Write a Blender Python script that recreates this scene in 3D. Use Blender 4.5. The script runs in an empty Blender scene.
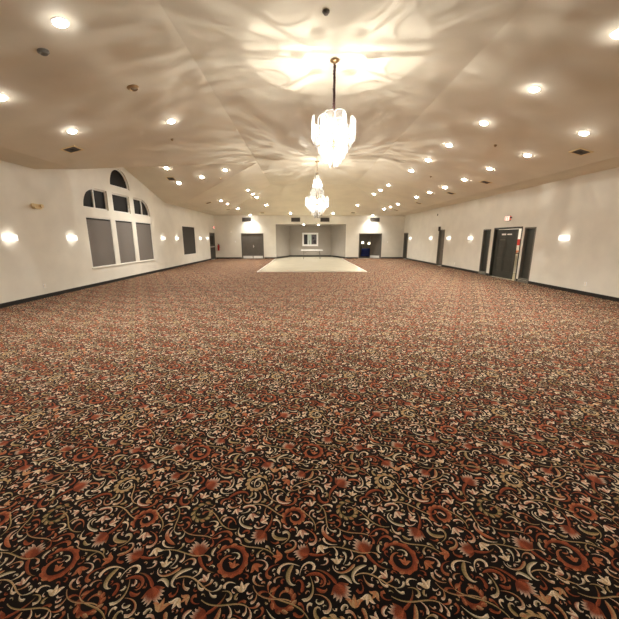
import bpy, bmesh, math, random
import numpy as np
from mathutils import Vector, Matrix
PI = math.pi
col = bpy.context.scene.collection
sc = bpy.context.scene

# ------------------------------------------------------------------ camera
CAMZ = 1.7
PITCH = math.radians(12.57)
YAW = math.radians(1.02)
FPX = 318.0
cam_d = bpy.data.cameras.new('camera')
cam = bpy.data.objects.new('camera', cam_d)
col.objects.link(cam)
cam.location = (0, 0, CAMZ)
cam.rotation_euler = (PI/2 - PITCH, 0, -YAW)
cam_d.sensor_width = 36
cam_d.lens = FPX/619*36
cam_d.clip_start = .02
sc.camera = cam
ROT = cam.rotation_euler.to_matrix()
ORG = Vector((0, 0, CAMZ))
def ray(px, py):
    return ROT @ Vector(((px-309.5)/FPX, -(py-309.5)/FPX, -1))

# ------------------------------------------------------------------ room numbers (metres)
XL, XR, YF, YB = -7.6, 8.66, 28.1, -3.0
ZE, ZF = 3.62, 4.75                      # soffit height, flat ceiling height
RC = .53
SW = 1.12                                # soffit width
FL, FR = RC-2.43, RC+2.43                # flat panel edges
IL, IR = XL+SW, XR-SW
YH = 19.6                                # where the far hip starts
YI = YF-SW
G0, G1 = 9.8, 18.4                      # window gable feet
GM = (G0+G1)/2
AX0, AX1, AZ = -2.39, 3.63, 2.9          # alcove in the far wall
BX0, BX1, BY = -1.29, 2.61, 31.0

def ceil_z(x, y):
    slope = (ZF-ZE)/(FL-IL)
    if x < FL: zs = ZE+(x-IL)*slope
    elif x > FR: zs = ZE+(IR-x)*slope
    else: zs = ZF
    if y > YH: zs = min(zs, ZF-(y-YH)*(ZF-ZE)/(YI-YH))
    zs = max(zs, ZE)
    if x < FL and G0 < y < G1:
        zs = max(zs, ZF-abs(y-GM)*(ZF-ZE)/(GM-G0))
    return zs
def on_ceiling(px, py):
    d = ray(px, py); t = .5
    while t < 60:
        p = ORG+d*t
        if p.z >= ceil_z(p.x, p.y):
            lo, hi = t-.02, t
            for _ in range(20):
                m = (lo+hi)/2; q = ORG+d*m
                if q.z >= ceil_z(q.x, q.y): hi = m
                else: lo = m
            return ORG+d*hi
        t += .02
    return None
def ceil_n(p):
    e = .01
    gx = (ceil_z(p.x+e, p.y)-ceil_z(p.x-e, p.y))/(2*e)
    gy = (ceil_z(p.x, p.y+e)-ceil_z(p.x, p.y-e))/(2*e)
    return Vector((gx, gy, -1)).normalized()
def on_wall(side, px, py):
    d = ray(px, py)
    if side == 'left': t = XL/d.x
    elif side == 'right': t = XR/d.x
    else: t = YF/d.y
    return ORG+d*t
# wall frames: u runs along the wall, v is up, w comes out into the room
def wmat(side, u=0., v=0.):
    if side == 'left':  X, Z, o = Vector((0, 1, 0)), Vector((1, 0, 0)), Vector((XL, u, v))
    if side == 'right': X, Z, o = Vector((0, -1, 0)), Vector((-1, 0, 0)), Vector((XR, u, v))
    if side == 'far':   X, Z, o = Vector((-1, 0, 0)), Vector((0, -1, 0)), Vector((u, YF, v))
    if side == 'alcove': X, Z, o = Vector((-1, 0, 0)), Vector((0, -1, 0)), Vector((u, BY, v))
    Y = Vector((0, 0, 1))
    m = Matrix((X, Y, Z)).transposed().to_4x4()
    m.translation = o
    return m

# ------------------------------------------------------------------ materials
def mat(name, color, rough=.6, metal=0., spec=.5, noise=None, bump=None, emit=None, sheen=0., trans=0.):
    m = bpy.data.materials.new(name); m.use_nodes = True
    nt = m.node_tree; b = nt.nodes['Principled BSDF']
    c4 = (*color, 1)
    b.inputs['Base Color'].default_value = c4
    b.inputs['Roughness'].default_value = rough
    b.inputs['Metallic'].default_value = metal
    b.inputs['Specular IOR Level'].default_value = spec
    if sheen: b.inputs['Sheen Weight'].default_value = sheen
    if trans: b.inputs['Transmission Weight'].default_value = trans
    if emit:
        b.inputs['Emission Color'].default_value = (*emit[0], 1)
        b.inputs['Emission Strength'].default_value = emit[1]
    tc = nt.nodes.new('ShaderNodeTexCoord')
    sc_, amt = noise if noise else (30., .04)
    n = nt.nodes.new('ShaderNodeTexNoise'); n.inputs['Scale'].default_value = sc_; n.inputs['Detail'].default_value = 6
    nt.links.new(tc.outputs['Object'], n.inputs['Vector'])
    r = nt.nodes.new('ShaderNodeMapRange')
    r.inputs['From Min'].default_value = .3; r.inputs['From Max'].default_value = .7
    r.inputs['To Min'].default_value = 1-amt; r.inputs['To Max'].default_value = 1+amt
    nt.links.new(n.outputs['Fac'], r.inputs['Value'])
    mx = nt.nodes.new('ShaderNodeMix'); mx.data_type = 'RGBA'; mx.blend_type = 'MULTIPLY'
    mx.inputs['Factor'].default_value = 1
    mx.inputs['A'].default_value = c4
    nt.links.new(r.outputs['Result'], mx.inputs['B'])
    nt.links.new(mx.outputs['Result'], b.inputs['Base Color'])
    if bump:
        n2 = nt.nodes.new('ShaderNodeTexNoise'); n2.inputs['Scale'].default_value = bump[0]; n2.inputs['Detail'].default_value = 4
        nt.links.new(tc.outputs['Object'], n2.inputs['Vector'])
        bp = nt.nodes.new('ShaderNodeBump'); bp.inputs['Strength'].default_value = bump[1]; bp.inputs['Distance'].default_value = .01
        nt.links.new(n2.outputs['Fac'], bp.inputs['Height']); nt.links.new(bp.outputs['Normal'], b.inputs['Normal'])
    return m
WALLC = (.76, .725, .63)
M = {}
M['wall'] = mat('wall_paint', WALLC, .42, spec=.4, noise=(1.5, .05), bump=(60, .08))
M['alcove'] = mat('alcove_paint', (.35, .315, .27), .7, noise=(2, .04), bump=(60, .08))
M['ceiling'] = mat('ceiling_paint', (.76, .705, .575), .75, spec=.3, noise=(.9, .06), bump=(90, .15))
M['black'] = mat('black_rubber', (.012, .011, .010), .45, noise=(20, .1))
M['white'] = mat('white_paint', (.80, .78, .72), .4)
M['pane'] = mat('night_glass', (.008, .007, .006), .35, spec=.1, noise=(3, .2))
M['blind'] = mat('shade_fabric', (.155, .135, .115), .8, noise=(40, .12), bump=(200, .3))
M['blind_dark'] = mat('dark_shade_fabric', (.05, .045, .036), .8, noise=(40, .12))
M['door'] = mat('green_grey_door_paint', (.040, .042, .034), .4, noise=(4, .12))
M['door_grey'] = mat('grey_door_paint', (.13, .115, .095), .5, noise=(4, .08))
M['trimgrey'] = mat('grey_frame_paint', (.15, .14, .115), .5)
M['steel'] = mat('brushed_steel', (.75, .73, .70), .35, .8)
M['kick'] = mat('pale_kick_plate', (.82, .80, .76), .4, .1)
M['brass'] = mat('antique_brass', (.42, .29, .15), .3, .9)
M['chain'] = mat('chain_sleeve', (.10, .042, .032), .6, .1, noise=(40, .5))
M['vent'] = mat('vent_metal', (.10, .085, .07), .6)
M['ventdark'] = mat('vent_shadow', (.03, .025, .02), .8)
M['plastic'] = mat('white_plastic', (.93, .92, .90), .35)
M['cream'] = mat('cream_plastic', (.78, .62, .34), .4)
M['red'] = mat('red_enamel', (.50, .03, .02), .35)
M['blue'] = mat('blue_cloth', (.01, .022, .14), .8)
M['brown'] = mat('brown_wood', (.16, .07, .035), .5, noise=(8, .3))
M['orange'] = mat('orange_plastic', (.75, .28, .14), .5)
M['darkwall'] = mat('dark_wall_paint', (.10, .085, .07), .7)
M['table'] = mat('white_laminate', (.82, .80, .76), .35)
M['tabletrim'] = mat('grey_tube_steel', (.12, .11, .10), .4, .6)
M['sign_red'] = mat('exit_sign_red', (.7, .05, .03), .4, emit=((1, .12, .06), .5))
M['lamp'] = mat('lit_lens', (1, 1, 1), .4, emit=((1, .96, .90), 60))
M['bulb'] = mat('lit_bulb', (1, 1, 1), .4, emit=((1, .93, .80), 30))
M['sconce'] = mat('lit_sconce_diffuser', (1, .98, .95), .4, emit=((1, .97, .92), .42))
M['sign_face'] = mat('exit_sign_face', (.9, .6, .5), .4, emit=((1, .62, .50), .55))
M['lamp_dim'] = mat('lit_far_lamp', (1, 1, 1), .4, emit=((1, .9, .65), 1.2))
M['unlit'] = mat('unlit_lamp_glass', (.35, .31, .24), .2)
M['jpeg'] = mat('print_dark', (.02, .02, .022), .3)
M['paper'] = mat('print_pale', (.62, .70, .66), .3)
M['printgrey'] = mat('print_grey', (.10, .09, .10), .3)

def crystal(name='cut_crystal', lo=.25, hi=.65):
    m = bpy.data.materials.new(name); m.use_nodes = True
    nt = m.node_tree; nt.nodes.clear()
    out = nt.nodes.new('ShaderNodeOutputMaterial')
    tr = nt.nodes.new('ShaderNodeBsdfTransparent')
    gl = nt.nodes.new('ShaderNodeBsdfGlossy'); gl.inputs['Roughness'].default_value = .15
    tl = nt.nodes.new('ShaderNodeBsdfTranslucent'); df = nt.nodes.new('ShaderNodeBsdfDiffuse')
    w = nt.nodes.new('ShaderNodeTexNoise'); w.inputs['Scale'].default_value = 50
    tc = nt.nodes.new('ShaderNodeTexCoord'); nt.links.new(tc.outputs['Object'], w.inputs['Vector'])
    for q in (tl, df): q.inputs['Color'].default_value = (.38, .37, .35, 1)
    a = nt.nodes.new('ShaderNodeMixShader'); a.inputs[0].default_value = .5
    nt.links.new(tl.outputs[0], a.inputs[1]); nt.links.new(df.outputs[0], a.inputs[2])
    b = nt.nodes.new('ShaderNodeMixShader'); b.inputs[0].default_value = .12
    gl.inputs['Color'].default_value = (.6, .58, .55, 1)
    nt.links.new(a.outputs[0], b.inputs[1]); nt.links.new(gl.outputs[0], b.inputs[2])
    c = nt.nodes.new('ShaderNodeMixShader')
    mr = nt.nodes.new('ShaderNodeMapRange'); mr.inputs['To Min'].default_value = lo; mr.inputs['To Max'].default_value = hi
    nt.links.new(w.outputs['Fac'], mr.inputs['Value']); nt.links.new(mr.outputs[0], c.inputs[0])
    nt.links.new(tr.outputs[0], c.inputs[1]); nt.links.new(b.outputs[0], c.inputs[2])
    nt.links.new(c.outputs[0], out.inputs[0])
    return m
M['crystal'] = crystal(); M['clear'] = crystal('clear_crystal', .06, .26)

def carpet_mat():
    m = bpy.data.materials.new('scroll_carpet'); m.use_nodes = True
    nt = m.node_tree; b = nt.nodes['Principled BSDF']
    at = nt.nodes.new('ShaderNodeAttribute'); at.attribute_name = 'motif'
    geo = nt.nodes.new('ShaderNodeNewGeometry')
    n = nt.nodes.new('ShaderNodeTexNoise'); n.inputs['Scale'].default_value = 260; n.inputs['Detail'].default_value = 2
    nt.links.new(geo.outputs['Position'], n.inputs['Vector'])
    r = nt.nodes.new('ShaderNodeMapRange'); r.inputs['From Min'].default_value = .3; r.inputs['From Max'].default_value = .7
    r.inputs['To Min'].default_value = .6; r.inputs['To Max'].default_value = 1.4
    nt.links.new(n.outputs['Fac'], r.inputs['Value'])
    mx = nt.nodes.new('ShaderNodeMix'); mx.data_type = 'RGBA'; mx.blend_type = 'MULTIPLY'; mx.inputs['Factor'].default_value = 1
    nt.links.new(at.outputs['Color'], mx.inputs['A']); nt.links.new(r.outputs[0], mx.inputs['B'])
    nt.links.new(mx.outputs['Result'], b.inputs['Base Color'])
    b.inputs['Roughness'].default_value = .95; b.inputs['Specular IOR Level'].default_value = .1
    b.inputs['Sheen Weight'].default_value = .14; b.inputs['Sheen Roughness'].default_value = .45
    b.inputs['Sheen Tint'].default_value = (1, .62, .48, 1)
    return m
M['carpet'] = carpet_mat()

def dance_mat():
    m = bpy.data.materials.new('pale_tile'); m.use_nodes = True
    nt = m.node_tree; b = nt.nodes['Principled BSDF']
    geo = nt.nodes.new('ShaderNodeNewGeometry')
    br = nt.nodes.new('ShaderNodeTexBrick'); br.offset = 0
    br.inputs['Color1'].default_value = (.44, .395, .285, 1); br.inputs['Color2'].default_value = (.47, .42, .305, 1)
    br.inputs['Mortar'].default_value = (.45, .39, .29, 1); br.inputs['Scale'].default_value = 1
    br.inputs['Mortar Size'].default_value = .008; br.inputs['Brick Width'].default_value = .6; br.inputs['Row Height'].default_value = .6
    nt.links.new(geo.outputs['Position'], br.inputs['Vector'])
    nt.links.new(br.outputs['Color'], b.inputs['Base Color'])
    b.inputs['Roughness'].default_value = .25
    return m
M['dance'] = dance_mat()

# ------------------------------------------------------------------ mesh helpers
def link(name, bm, material, parent=None, mats=None, smooth=False):
    me = bpy.data.meshes.new(name); bm.to_mesh(me); bm.free()
    for m_ in (mats or [material]): me.materials.append(m_)
    if smooth:
        for p in me.polygons: p.use_smooth = True
    o = bpy.data.objects.new(name, me); col.objects.link(o)
    if parent is not None: o.parent = parent
    return o
def box(bm, x0, x1, y0, y1, z0, z1, mi=0, mtx=None):
    vs = [bm.verts.new(p) for p in ((x0,y0,z0),(x1,y0,z0),(x1,y1,z0),(x0,y1,z0),(x0,y0,z1),(x1,y0,z1),(x1,y1,z1),(x0,y1,z1))]
    if mtx is not None:
        for v in vs: v.co = mtx @ v.co
    for f in ((0,3,2,1),(4,5,6,7),(0,1,5,4),(1,2,6,5),(2,3,7,6),(3,0,4,7)):
        fc = bm.faces.new([vs[i] for i in f]); fc.material_index = mi
    return vs
def nbox(*a, **k):
    bm = bmesh.new(); box(bm, *a, **k); return bm
def lathe(bm, prof, n=16, mtx=None, mi=0, cap=True):
    rings = []
    for r, z in prof:
        ring = []
        for i in range(n):
            a = 2*PI*i/n
            p = Vector((r*math.cos(a), r*math.sin(a), z))
            ring.append(bm.verts.new(mtx @ p if mtx is not None else p))
        rings.append(ring)
    for k in range(len(rings)-1):
        for i in range(n):
            f = bm.faces.new((rings[k][i], rings[k][(i+1)%n], rings[k+1][(i+1)%n], rings[k+1][i])); f.material_index = mi
    if cap:
        for rg in (rings[0], rings[-1]):
            try:
                f = bm.faces.new(rg); f.material_index = mi
            except ValueError: pass
def tube(bm, pts, r, n=6, mi=0, closed=False):
    pts = [Vector(p) for p in pts]; rings = []
    N = len(pts)
    for i, p in enumerate(pts):
        if closed: t = pts[(i+1)%N]-pts[i-1]
        else: t = pts[min(i+1, N-1)]-pts[max(i-1, 0)]
        t.normalize()
        a = t.cross(Vector((0, 0, 1)))
        if a.length < .1: a = t.cross(Vector((1, 0, 0)))
        a.normalize(); b = t.cross(a)
        rr = r[i] if isinstance(r, (list, tuple)) else r
        rings.append([bm.verts.new(p+(a*math.cos(2*PI*k/n)+b*math.sin(2*PI*k/n))*rr) for k in range(n)])
    for i in range(N if closed else N-1):
        q = rings[(i+1)%N]
        for k in range(n):
            f = bm.faces.new((rings[i][k], rings[i][(k+1)%n], q[(k+1)%n], q[k])); f.material_index = mi
    if not closed:
        bm.faces.new(rings[0]); bm.faces.new(rings[-1])
def poly(bm, pts, mi=0):
    f = bm.faces.new([bm.verts.new(p) for p in pts]); f.material_index = mi; return f
def empty(name, mtx=None, loc=None):
    o = bpy.data.objects.new(name, None); o.empty_display_size = .1
    if mtx is not None: o.matrix_world = mtx
    if loc is not None: o.location = loc
    col.objects.link(o); return o
def tag(o, label, cat, group=None):
    o['label'] = label; o['category'] = cat
    if group: o['group'] = group
    return o
def structure(o, label=None):
    o['kind'] = 'structure'
    if label: o['label'] = label
    return o
def copy_tree(o, parent=None):
    c = o.copy(); col.objects.link(c)
    if parent is not None: c.parent = parent
    for ch in list(o.children): copy_tree(ch, c)
    return c
ORD = ['nearest', 'second', 'third', 'fourth', 'fifth', 'sixth', 'seventh', 'eighth', 'ninth', 'tenth', 'eleventh', 'twelfth']

# ------------------------------------------------------------------ carpet
rnd = random.Random(11)
TW, TH = .92, .90          # one motif repeat, every second row shifted by half
G = .004
GW, GH = int(TW/G), int(TH/G)
RUST, DRUST, ORNG = (.38, .090, .036), (.19, .042, .020), (.54, .20, .085)
CREAM, GOLD, OLIVE, DOLIVE = (.93, .79, .57), (.56, .37, .18), (.20, .16, .06), (.07, .06, .028)
BLACK = (.006, .005, .0045)
occ = np.zeros((GH*2, GW), bool)     # two rows of the brick repeat
def cells(pts, rad):
    out = set()
    for (x, y), r in zip(pts, rad):
        k = max(1, int(math.ceil(r/G)))
        cx, cy = x/G, y/G
        for dx in range(-k, k+1):
            for dy in range(-k, k+1):
                if dx*dx+dy*dy <= k*k+.5:
                    xx, yy = int(cx+dx), int(cy+dy)
                    sh = (yy//GH)                       # brick shift folded back to row zero
                    row = yy % GH
                    out.add((row, (xx - sh*(GW//2)) % GW))
    return out
occ = np.zeros((GH, GW), bool)
strokes = []
def centre(x, y, a, L, k0, k1, n):
    pts = [(x, y)]; th = a
    for i in range(n):
        t = (i+.5)/n; th += (k0+(k1-k0)*t*t)*L/n
        x += math.cos(th)*L/n; y += math.sin(th)*L/n
        pts.append((x, y))
    return pts, th
def wprof(t, kind):
    if kind == 'comma': return (.10+.90*t**1.2)*(1 if t < .86 else math.sqrt(max(0, 1-((t-.86)/.14)**2))*.98+.02)
    if kind == 'leaf': return math.sin(PI*min(1, t**.75))**.8+.02
    if kind == 'vine': return .55+.45*math.sin(PI*t)
    if kind == 'taper': return (1-t)**.7*min(1, t*8+.3)+.03
    return 1
def add_stroke(x, y, a, L, w, k0, k1, kind, ca, cb, n=8, force=False, tol=.05, tip=None, mark=True):
    pts, th = centre(x, y, a, L, k0, k1, n)
    rad = [w/2*wprof(i/n, kind) for i in range(n+1)]
    cs = cells(pts, [r+.0008 for r in rad])
    if not force:
        hit = sum(1 for c in cs if occ[c])
        if hit > tol*len(cs): return False
    if mark:
        for c in cs: occ[c] = True
    strokes.append((pts, rad, ca, cb, tip or cb)); return pts, th
def spiral(x, y, a, s, w, ca, cb, tip, fringe, R=.115):
    # a big acanthus scroll
    n = 26; pts = []; rad = []
    for i in range(n+1):
        t = i/n; ang = a+s*t*2*PI*1.25; r = R*(1-.72*t)
        pts.append((x+r*math.cos(ang), y+r*math.sin(ang)))
        rad.append(w/2*(.25+.95*math.sin(PI*min(1, .12+t*.9))))
    for c in cells(pts, [r+.002 for r in rad]): occ[c] = True
    strokes.append((pts, rad, ca, cb, tip))
    for i in range(2, n-3, 2):
        t = i/n; ang = a+s*t*2*PI*1.25; r = R*(1-.72*t)
        px, py = x+(r)*math.cos(ang), y+(r)*math.sin(ang)
        add_stroke(px, py, ang+s*.9, .034*(1-.4*t), .015, s*20, s*55, 'taper', fringe, ca, 5, True)
# a drawn repeat: trunk vines carrying curled leaves, rust scrolls and acanthus sprays, small curls between
def sprig(x, y, a, L, w, s, c):
    add_stroke(x, y, a, L, w, s*.5/L, s*4.6/L, 'comma', c[0], c[1], 9, tol=.22, tip=c[2])
pal = [(CREAM, GOLD, CREAM), (CREAM, OLIVE, CREAM), (GOLD, OLIVE, CREAM), (CREAM, RUST, CREAM), (RUST, ORNG, CREAM), (RUST, DRUST, ORNG), (GOLD, RUST, CREAM), (CREAM, RUST, CREAM), (RUST, DRUST, RUST), (DRUST, RUST, ORNG)]
def vine(x, y, a, L, k0, k1, c, lw=.0075, leaf=.055, gap=.036):
    res = add_stroke(x, y, a, L, lw, k0, k1, 'vine', c, GOLD, 16, True)
    pts = strokes[-1][0]; d = 0; side = 1
    for i in range(1, len(pts)-1):
        d += L/16
        if d < gap: continue
        d = 0; side = -side
        th = math.atan2(pts[i+1][1]-pts[i-1][1], pts[i+1][0]-pts[i-1][0])
        sprig(pts[i][0], pts[i][1], th+side*.75, leaf*rnd.uniform(.8, 1.25), .017, side*rnd.choice((1, 1, -1)), rnd.choice(pal))
    e, th = res
    for side in (-1, 1): sprig(e[-1][0], e[-1][1], th+side*.3, leaf*1.1, .018, side, rnd.choice(pal))
def spiral(x, y, a, s, w, ca, cb, tip, fringe, R=.115):
    n = 26; pts = []; rad = []
    for i in range(n+1):
        t = i/n; ang = a+s*t*2*PI*1.15; r = R*(1-.62*t)
        pts.append((x+r*math.cos(ang), y+r*math.sin(ang)))
        rad.append(w/2*(.15+.95*math.sin(PI*min(1, .10+t*.9))))
    for c in cells(pts, [r+.002 for r in rad]): occ[c] = True
    strokes.append((pts, rad, ca, cb, tip))
    for i in range(1, n-5, 2):
        px, py = pts[i]; t = i/n; ang = a+s*t*2*PI*1.15
        add_stroke(px, py, ang+s*1.1, .040*(1-.4*t), .019, s*10, s*45, 'leaf', rnd.choice((fringe, ORNG, ca)), ca, 5, True, tip=rnd.choice((ORNG, GOLD, fringe)))
    return pts[-1]
spiral(.46, .48, 2.6, -1, .024, RUST, DRUST, ORNG, RUST, .10)
spiral(.06, .14, .4, 1, .020, GOLD, OLIVE, CREAM, GOLD, .080)
spiral(.80, .76, 4.0, -1, .024, RUST, DRUST, ORNG, ORNG, .075)
spiral(.22, .80, 1.0, 1, .016, OLIVE, DOLIVE, GOLD, GOLD, .075)
spiral(.76, .30, 2.0, 1, .018, DRUST, RUST, ORNG, GOLD, .065)
def acanthus(x, y, a, sz):
    add_stroke(x, y, a+PI, sz*1.5, sz*.20, 5, 13, 'taper', RUST, DRUST, 9, True, tip=OLIVE)
    for da in (-1.7, 1.7, -1.2, 1.2, -.75, .75, -.35, .35, 0):
        s_ = 1 if da >= 0 else -1
        add_stroke(x, y, a+da*.55, sz*(1.05-.22*abs(da)), sz*.25, 0, s_*2.2/sz, 'leaf', DRUST if abs(da) > .8 else RUST, DRUST, 8, True, tip=CREAM if abs(da) < 1.3 else ORNG)
acanthus(.28, .52, 1.9, .10); acanthus(.63, .12, .6, .11); acanthus(.62, .66, 4.0, .09); acanthus(.10, .36, 5.2, .09); acanthus(.88, .52, 2.8, .085); acanthus(.40, .24, 3.6, .08)
for (x, y, a, L, k0, k1, c) in ((.05,.55,.4,.26,-7,12,OLIVE),(.36,.30,5.6,.24,8,-14,OLIVE),(.52,.86,.3,.24,-9,10,GOLD),(.70,.50,2.0,.24,10,-14,OLIVE),
                                (.30,.08,1.2,.24,-9,14,GOLD),(.88,.20,1.9,.24,9,-12,OLIVE),(.12,.70,5.2,.22,10,-12,DRUST),(.45,.68,3.4,.24,-11,13,OLIVE),
                                (.20,.40,.6,.22,-12,12,GOLD),(.60,.36,5.0,.22,12,-12,DRUST),(.68,.88,3.0,.22,-12,14,GOLD),(.92,.66,1.2,.2,12,-10,OLIVE),(.02,.86,5.9,.2,-12,10,OLIVE),(.50,.12,2.6,.2,12,-14,DRUST)):
    vine(x, y, a, L, k0, k1, c)
def flower(x, y, a, sz, c1, c2):
    cs = cells([(x+math.cos(a)*sz*.45, y+math.sin(a)*sz*.45)], [sz*.55])
    if sum(1 for c in cs if occ[c]) > .14*len(cs): return False
    for da, l, kk in ((-.9, 1.0, 3.2), (.9, 1.0, 3.2), (0, 1., 0)):
        s = 1 if da > 0 else -1
        add_stroke(x, y, a+da*.6, sz*l, sz*.36, 0, s*kk/sz, 'leaf', c1, c2, 7, True, tip=c2)
    return True
for _ in range(70):
    flower(rnd.uniform(0, TW), rnd.uniform(0, TH), rnd.uniform(0, 6.28), rnd.uniform(.042, .062), rnd.choice((RUST, RUST, GOLD)), rnd.choice((CREAM, CREAM, ORNG)))
for L0, L1, w0, w1, tries in ((.12, .17, .016, .022, 2500), (.08, .12, .015, .020, 4000), (.055, .085, .013, .018, 5000), (.035, .055, .011, .015, 6000), (.02, .034, .008, .011, 7000)):
    for _ in range(tries):
        L = rnd.uniform(L0, L1); s = rnd.choice((-1, 1)); c = rnd.choice(pal)
        kk = rnd.uniform(2.2, 5.6)/L
        add_stroke(rnd.uniform(0, TW), rnd.uniform(0, TH), rnd.uniform(0, 6.28), L, rnd.uniform(w0, w1),
                   s*kk*.25, s*kk*1.9, rnd.choice(('comma', 'comma', 'leaf', 'taper')), c[0], c[1], 12 if L > .1 else (8 if L > .05 else 5), tol=.03, tip=c[2])
print('strokes', len(strokes), 'coverage', occ.mean())

def tile_arrays(step):
    V, C, F = [], [], []
    for (pts, rad, ca, cb, tip) in strokes:
        n = len(pts); idx = list(range(0, n, step))
        if idx[-1] != n-1: idx.append(n-1)
        if step > 1 and len(idx) < 3: idx = [0, n//2, n-1]
        base = len(V)
        for i in idx:
            x, y = pts[i]
            j, k = max(0, i-1), min(n-1, i+1)
            tx, ty = pts[k][0]-pts[j][0], pts[k][1]-pts[j][1]
            l = math.hypot(tx, ty) or 1; nx, ny = -ty/l, tx/l
            r = rad[i]; t = i/(n-1)
            m = max(0, (t-.55)/.45)
            A = [ca[q]*(1-m)+tip[q]*m for q in range(3)]
            B = [cb[q]*(1-m*.6)+tip[q]*m*.6 for q in range(3)]
            Cc = [(A[q]*.5+B[q]*.5)*.85 for q in range(3)]
            if step == 1:
                V += [(x+nx*r, y+ny*r), (x, y), (x-nx*r, y-ny*r)]; C += [A, Cc, B]
            else:
                V += [(x+nx*r, y+ny*r), (x-nx*r, y-ny*r)]; C += [A, B]
        for q in range(len(idx)-1):
            if step == 1:
                b = base+q*3
                F += [(b, b+1, b+4, b+3), (b+1, b+2, b+5, b+4)]
            else:
                b = base+q*2
                F.append((b, b+1, b+3, b+2))
    return np.array(V), np.array(C), np.array(F)
fine, coarse = tile_arrays(1), tile_arrays(3)
def layer(step):
    out = []
    for k, st in enumerate(strokes):
        n = len(st[0]); idx = list(range(0, n, step))
        if idx[-1] != n-1: idx.append(n-1)
        if step > 1 and len(idx) < 3: idx = [0, n//2, n-1]
        out += [k/len(strokes)*.0018]*(len(idx)*(3 if step == 1 else 2))
    return np.array(out)
LZ = [layer(1), layer(3)]
print('tile faces', len(fine[2]), len(coarse[2]))
DX0, DX1, DY0 = -2.42, 3.30, 16.7      # pale dance floor
Vs, Cs, Fs = [], [], []; off = 0
rows = int((YF-(-1.2))/TH)+1
for r in range(-2, rows):
    y0 = r*TH
    shift = (r % 2)*TW/2
    for c in range(-10, 11):
        x0 = c*TW+shift-.40
        if x0 < XL or x0+TW > XR: clip = True
        else: clip = False
        if x0 > XR or x0+TW < XL or y0 > YF or y0+TH < -1.0: continue
        if y0 < 9 and abs(x0+TW/2) > (y0+TH)*1.15+2.2: continue
        step_id = 0 if y0 < 7 else 1
        V, C, F = fine if y0 < 7 else coarse
        P = np.zeros((len(V), 3)); P[:, 0] = V[:, 0]+x0; P[:, 1] = V[:, 1]+y0; P[:, 2] = .0006+LZ[step_id]
        keep = np.ones(len(F), bool)
        fx, fy = P[F][:, :, 0], P[F][:, :, 1]
        keep &= (fx.min(1) > XL+.012) & (fx.max(1) < XR-.012) & (fy.max(1) < YF-.012)
        keep &= ~((fx.max(1) > DX0) & (fx.min(1) < DX1) & (fy.max(1) > DY0))
        Vs.append(P); Cs.append(C); Fs.append(F[keep]+off); off += len(V)
V = np.vstack(Vs); C = np.vstack(Cs); F = np.vstack(Fs)
# later strokes lie a hair higher so that overlaps never fight
base_v = np.array([(XL-.0, YB, 0), (XR, YB, 0), (XR, YF, 0), (XL, YF, 0),])
V = np.vstack([V, base_v]); C = np.vstack([C, np.array([BLACK]*4)])
nF = len(F)+1
F = np.vstack([F, np.array([[off, off+1, off+2, off+3]])])
used = np.unique(F); remap = np.zeros(len(V), int); remap[used] = np.arange(len(used))
V, C, F = V[used], C[used], remap[F]
me = bpy.data.meshes.new('floor')
me.vertices.add(len(V)); me.vertices.foreach_set('co', V.astype('f').ravel())
me.loops.add(nF*4); me.loops.foreach_set('vertex_index', F.astype('i').ravel())
me.polygons.add(nF); me.polygons.foreach_set('loop_start', np.arange(0, nF*4, 4, dtype='i'))
me.update(calc_edges=True); me.validate()
at = me.color_attributes.new('motif', 'FLOAT_COLOR', 'POINT')
at.data.foreach_set('color', np.hstack([C, np.ones((len(C), 1))]).astype('f').ravel())
me.materials.append(M['carpet'])
floor = bpy.data.objects.new('floor', me); col.objects.link(floor); structure(floor, 'black carpet patterned with rust, gold and cream scrolls')
print('carpet faces', nF)

# pale dance floor, running into the alcove
bm = bmesh.new()
pts = [(DX0, DY0), (DX1, DY0), (DX1, YF), (AX1, YF), (BX1, BY), (BX0, BY), (AX0, YF), (DX0, YF)]
poly(bm, [(x, y, .006) for x, y in pts]); 
e = bmesh.ops.extrude_face_region(bm, geom=bm.faces[:])
bmesh.ops.translate(bm, verts=[v for v in e['geom'] if isinstance(v, bmesh.types.BMVert)], vec=(0, 0, -.005))
structure(link('floor_dance', bm, M['dance']), 'pale polished dance floor set into the carpet before the alcove')
bm = bmesh.new()
T_ = .03
box(bm, DX0-T_, DX1+T_, DY0-T_, DY0, .0007, .011); box(bm, DX0-T_, DX0, DY0, YF-.02, .0007, .011); box(bm, DX1, DX1+T_, DY0, YF-.02, .0007, .011)
structure(link('trim_1', bm, M['steel']), 'thin metal edge around the dance floor')

# ------------------------------------------------------------------ ceiling
bm = bmesh.new()
poly(bm, [(FL, YB, ZF), (FR, YB, ZF), (FR, YH, ZF), (FL, YH, ZF)])
poly(bm, [(FL, YB, ZF), (FL, GM, ZF), (IL, G0, ZE), (IL, YB, ZE)])
poly(bm, [(FL, GM, ZF), (FL, YH, ZF), (IL, YI, ZE), (IL, G1, ZE)])
poly(bm, [(FL, GM, ZF), (IL, G0, ZE), (XL, G0, ZE), (XL, GM, ZF)])
poly(bm, [(FL, GM, ZF), (IL, G1, ZE), (XL, G1, ZE), (XL, GM, ZF)])
poly(bm, [(FR, YB, ZF), (FR, YH, ZF), (IR, YI, ZE), (IR, YB, ZE)])
poly(bm, [(FL, YH, ZF), (FR, YH, ZF), (IR, YI, ZE), (IL, YI, ZE)])
poly(bm, [(XL, YB, ZE), (IL, YB, ZE), (IL, G0, ZE), (XL, G0, ZE)])
poly(bm, [(XL, G1, ZE), (IL, G1, ZE), (IL, YI, ZE), (XL, YI, ZE)])
poly(bm, [(IR, YB, ZE), (XR, YB, ZE), (XR, YI, ZE), (IR, YI, ZE)])
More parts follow.
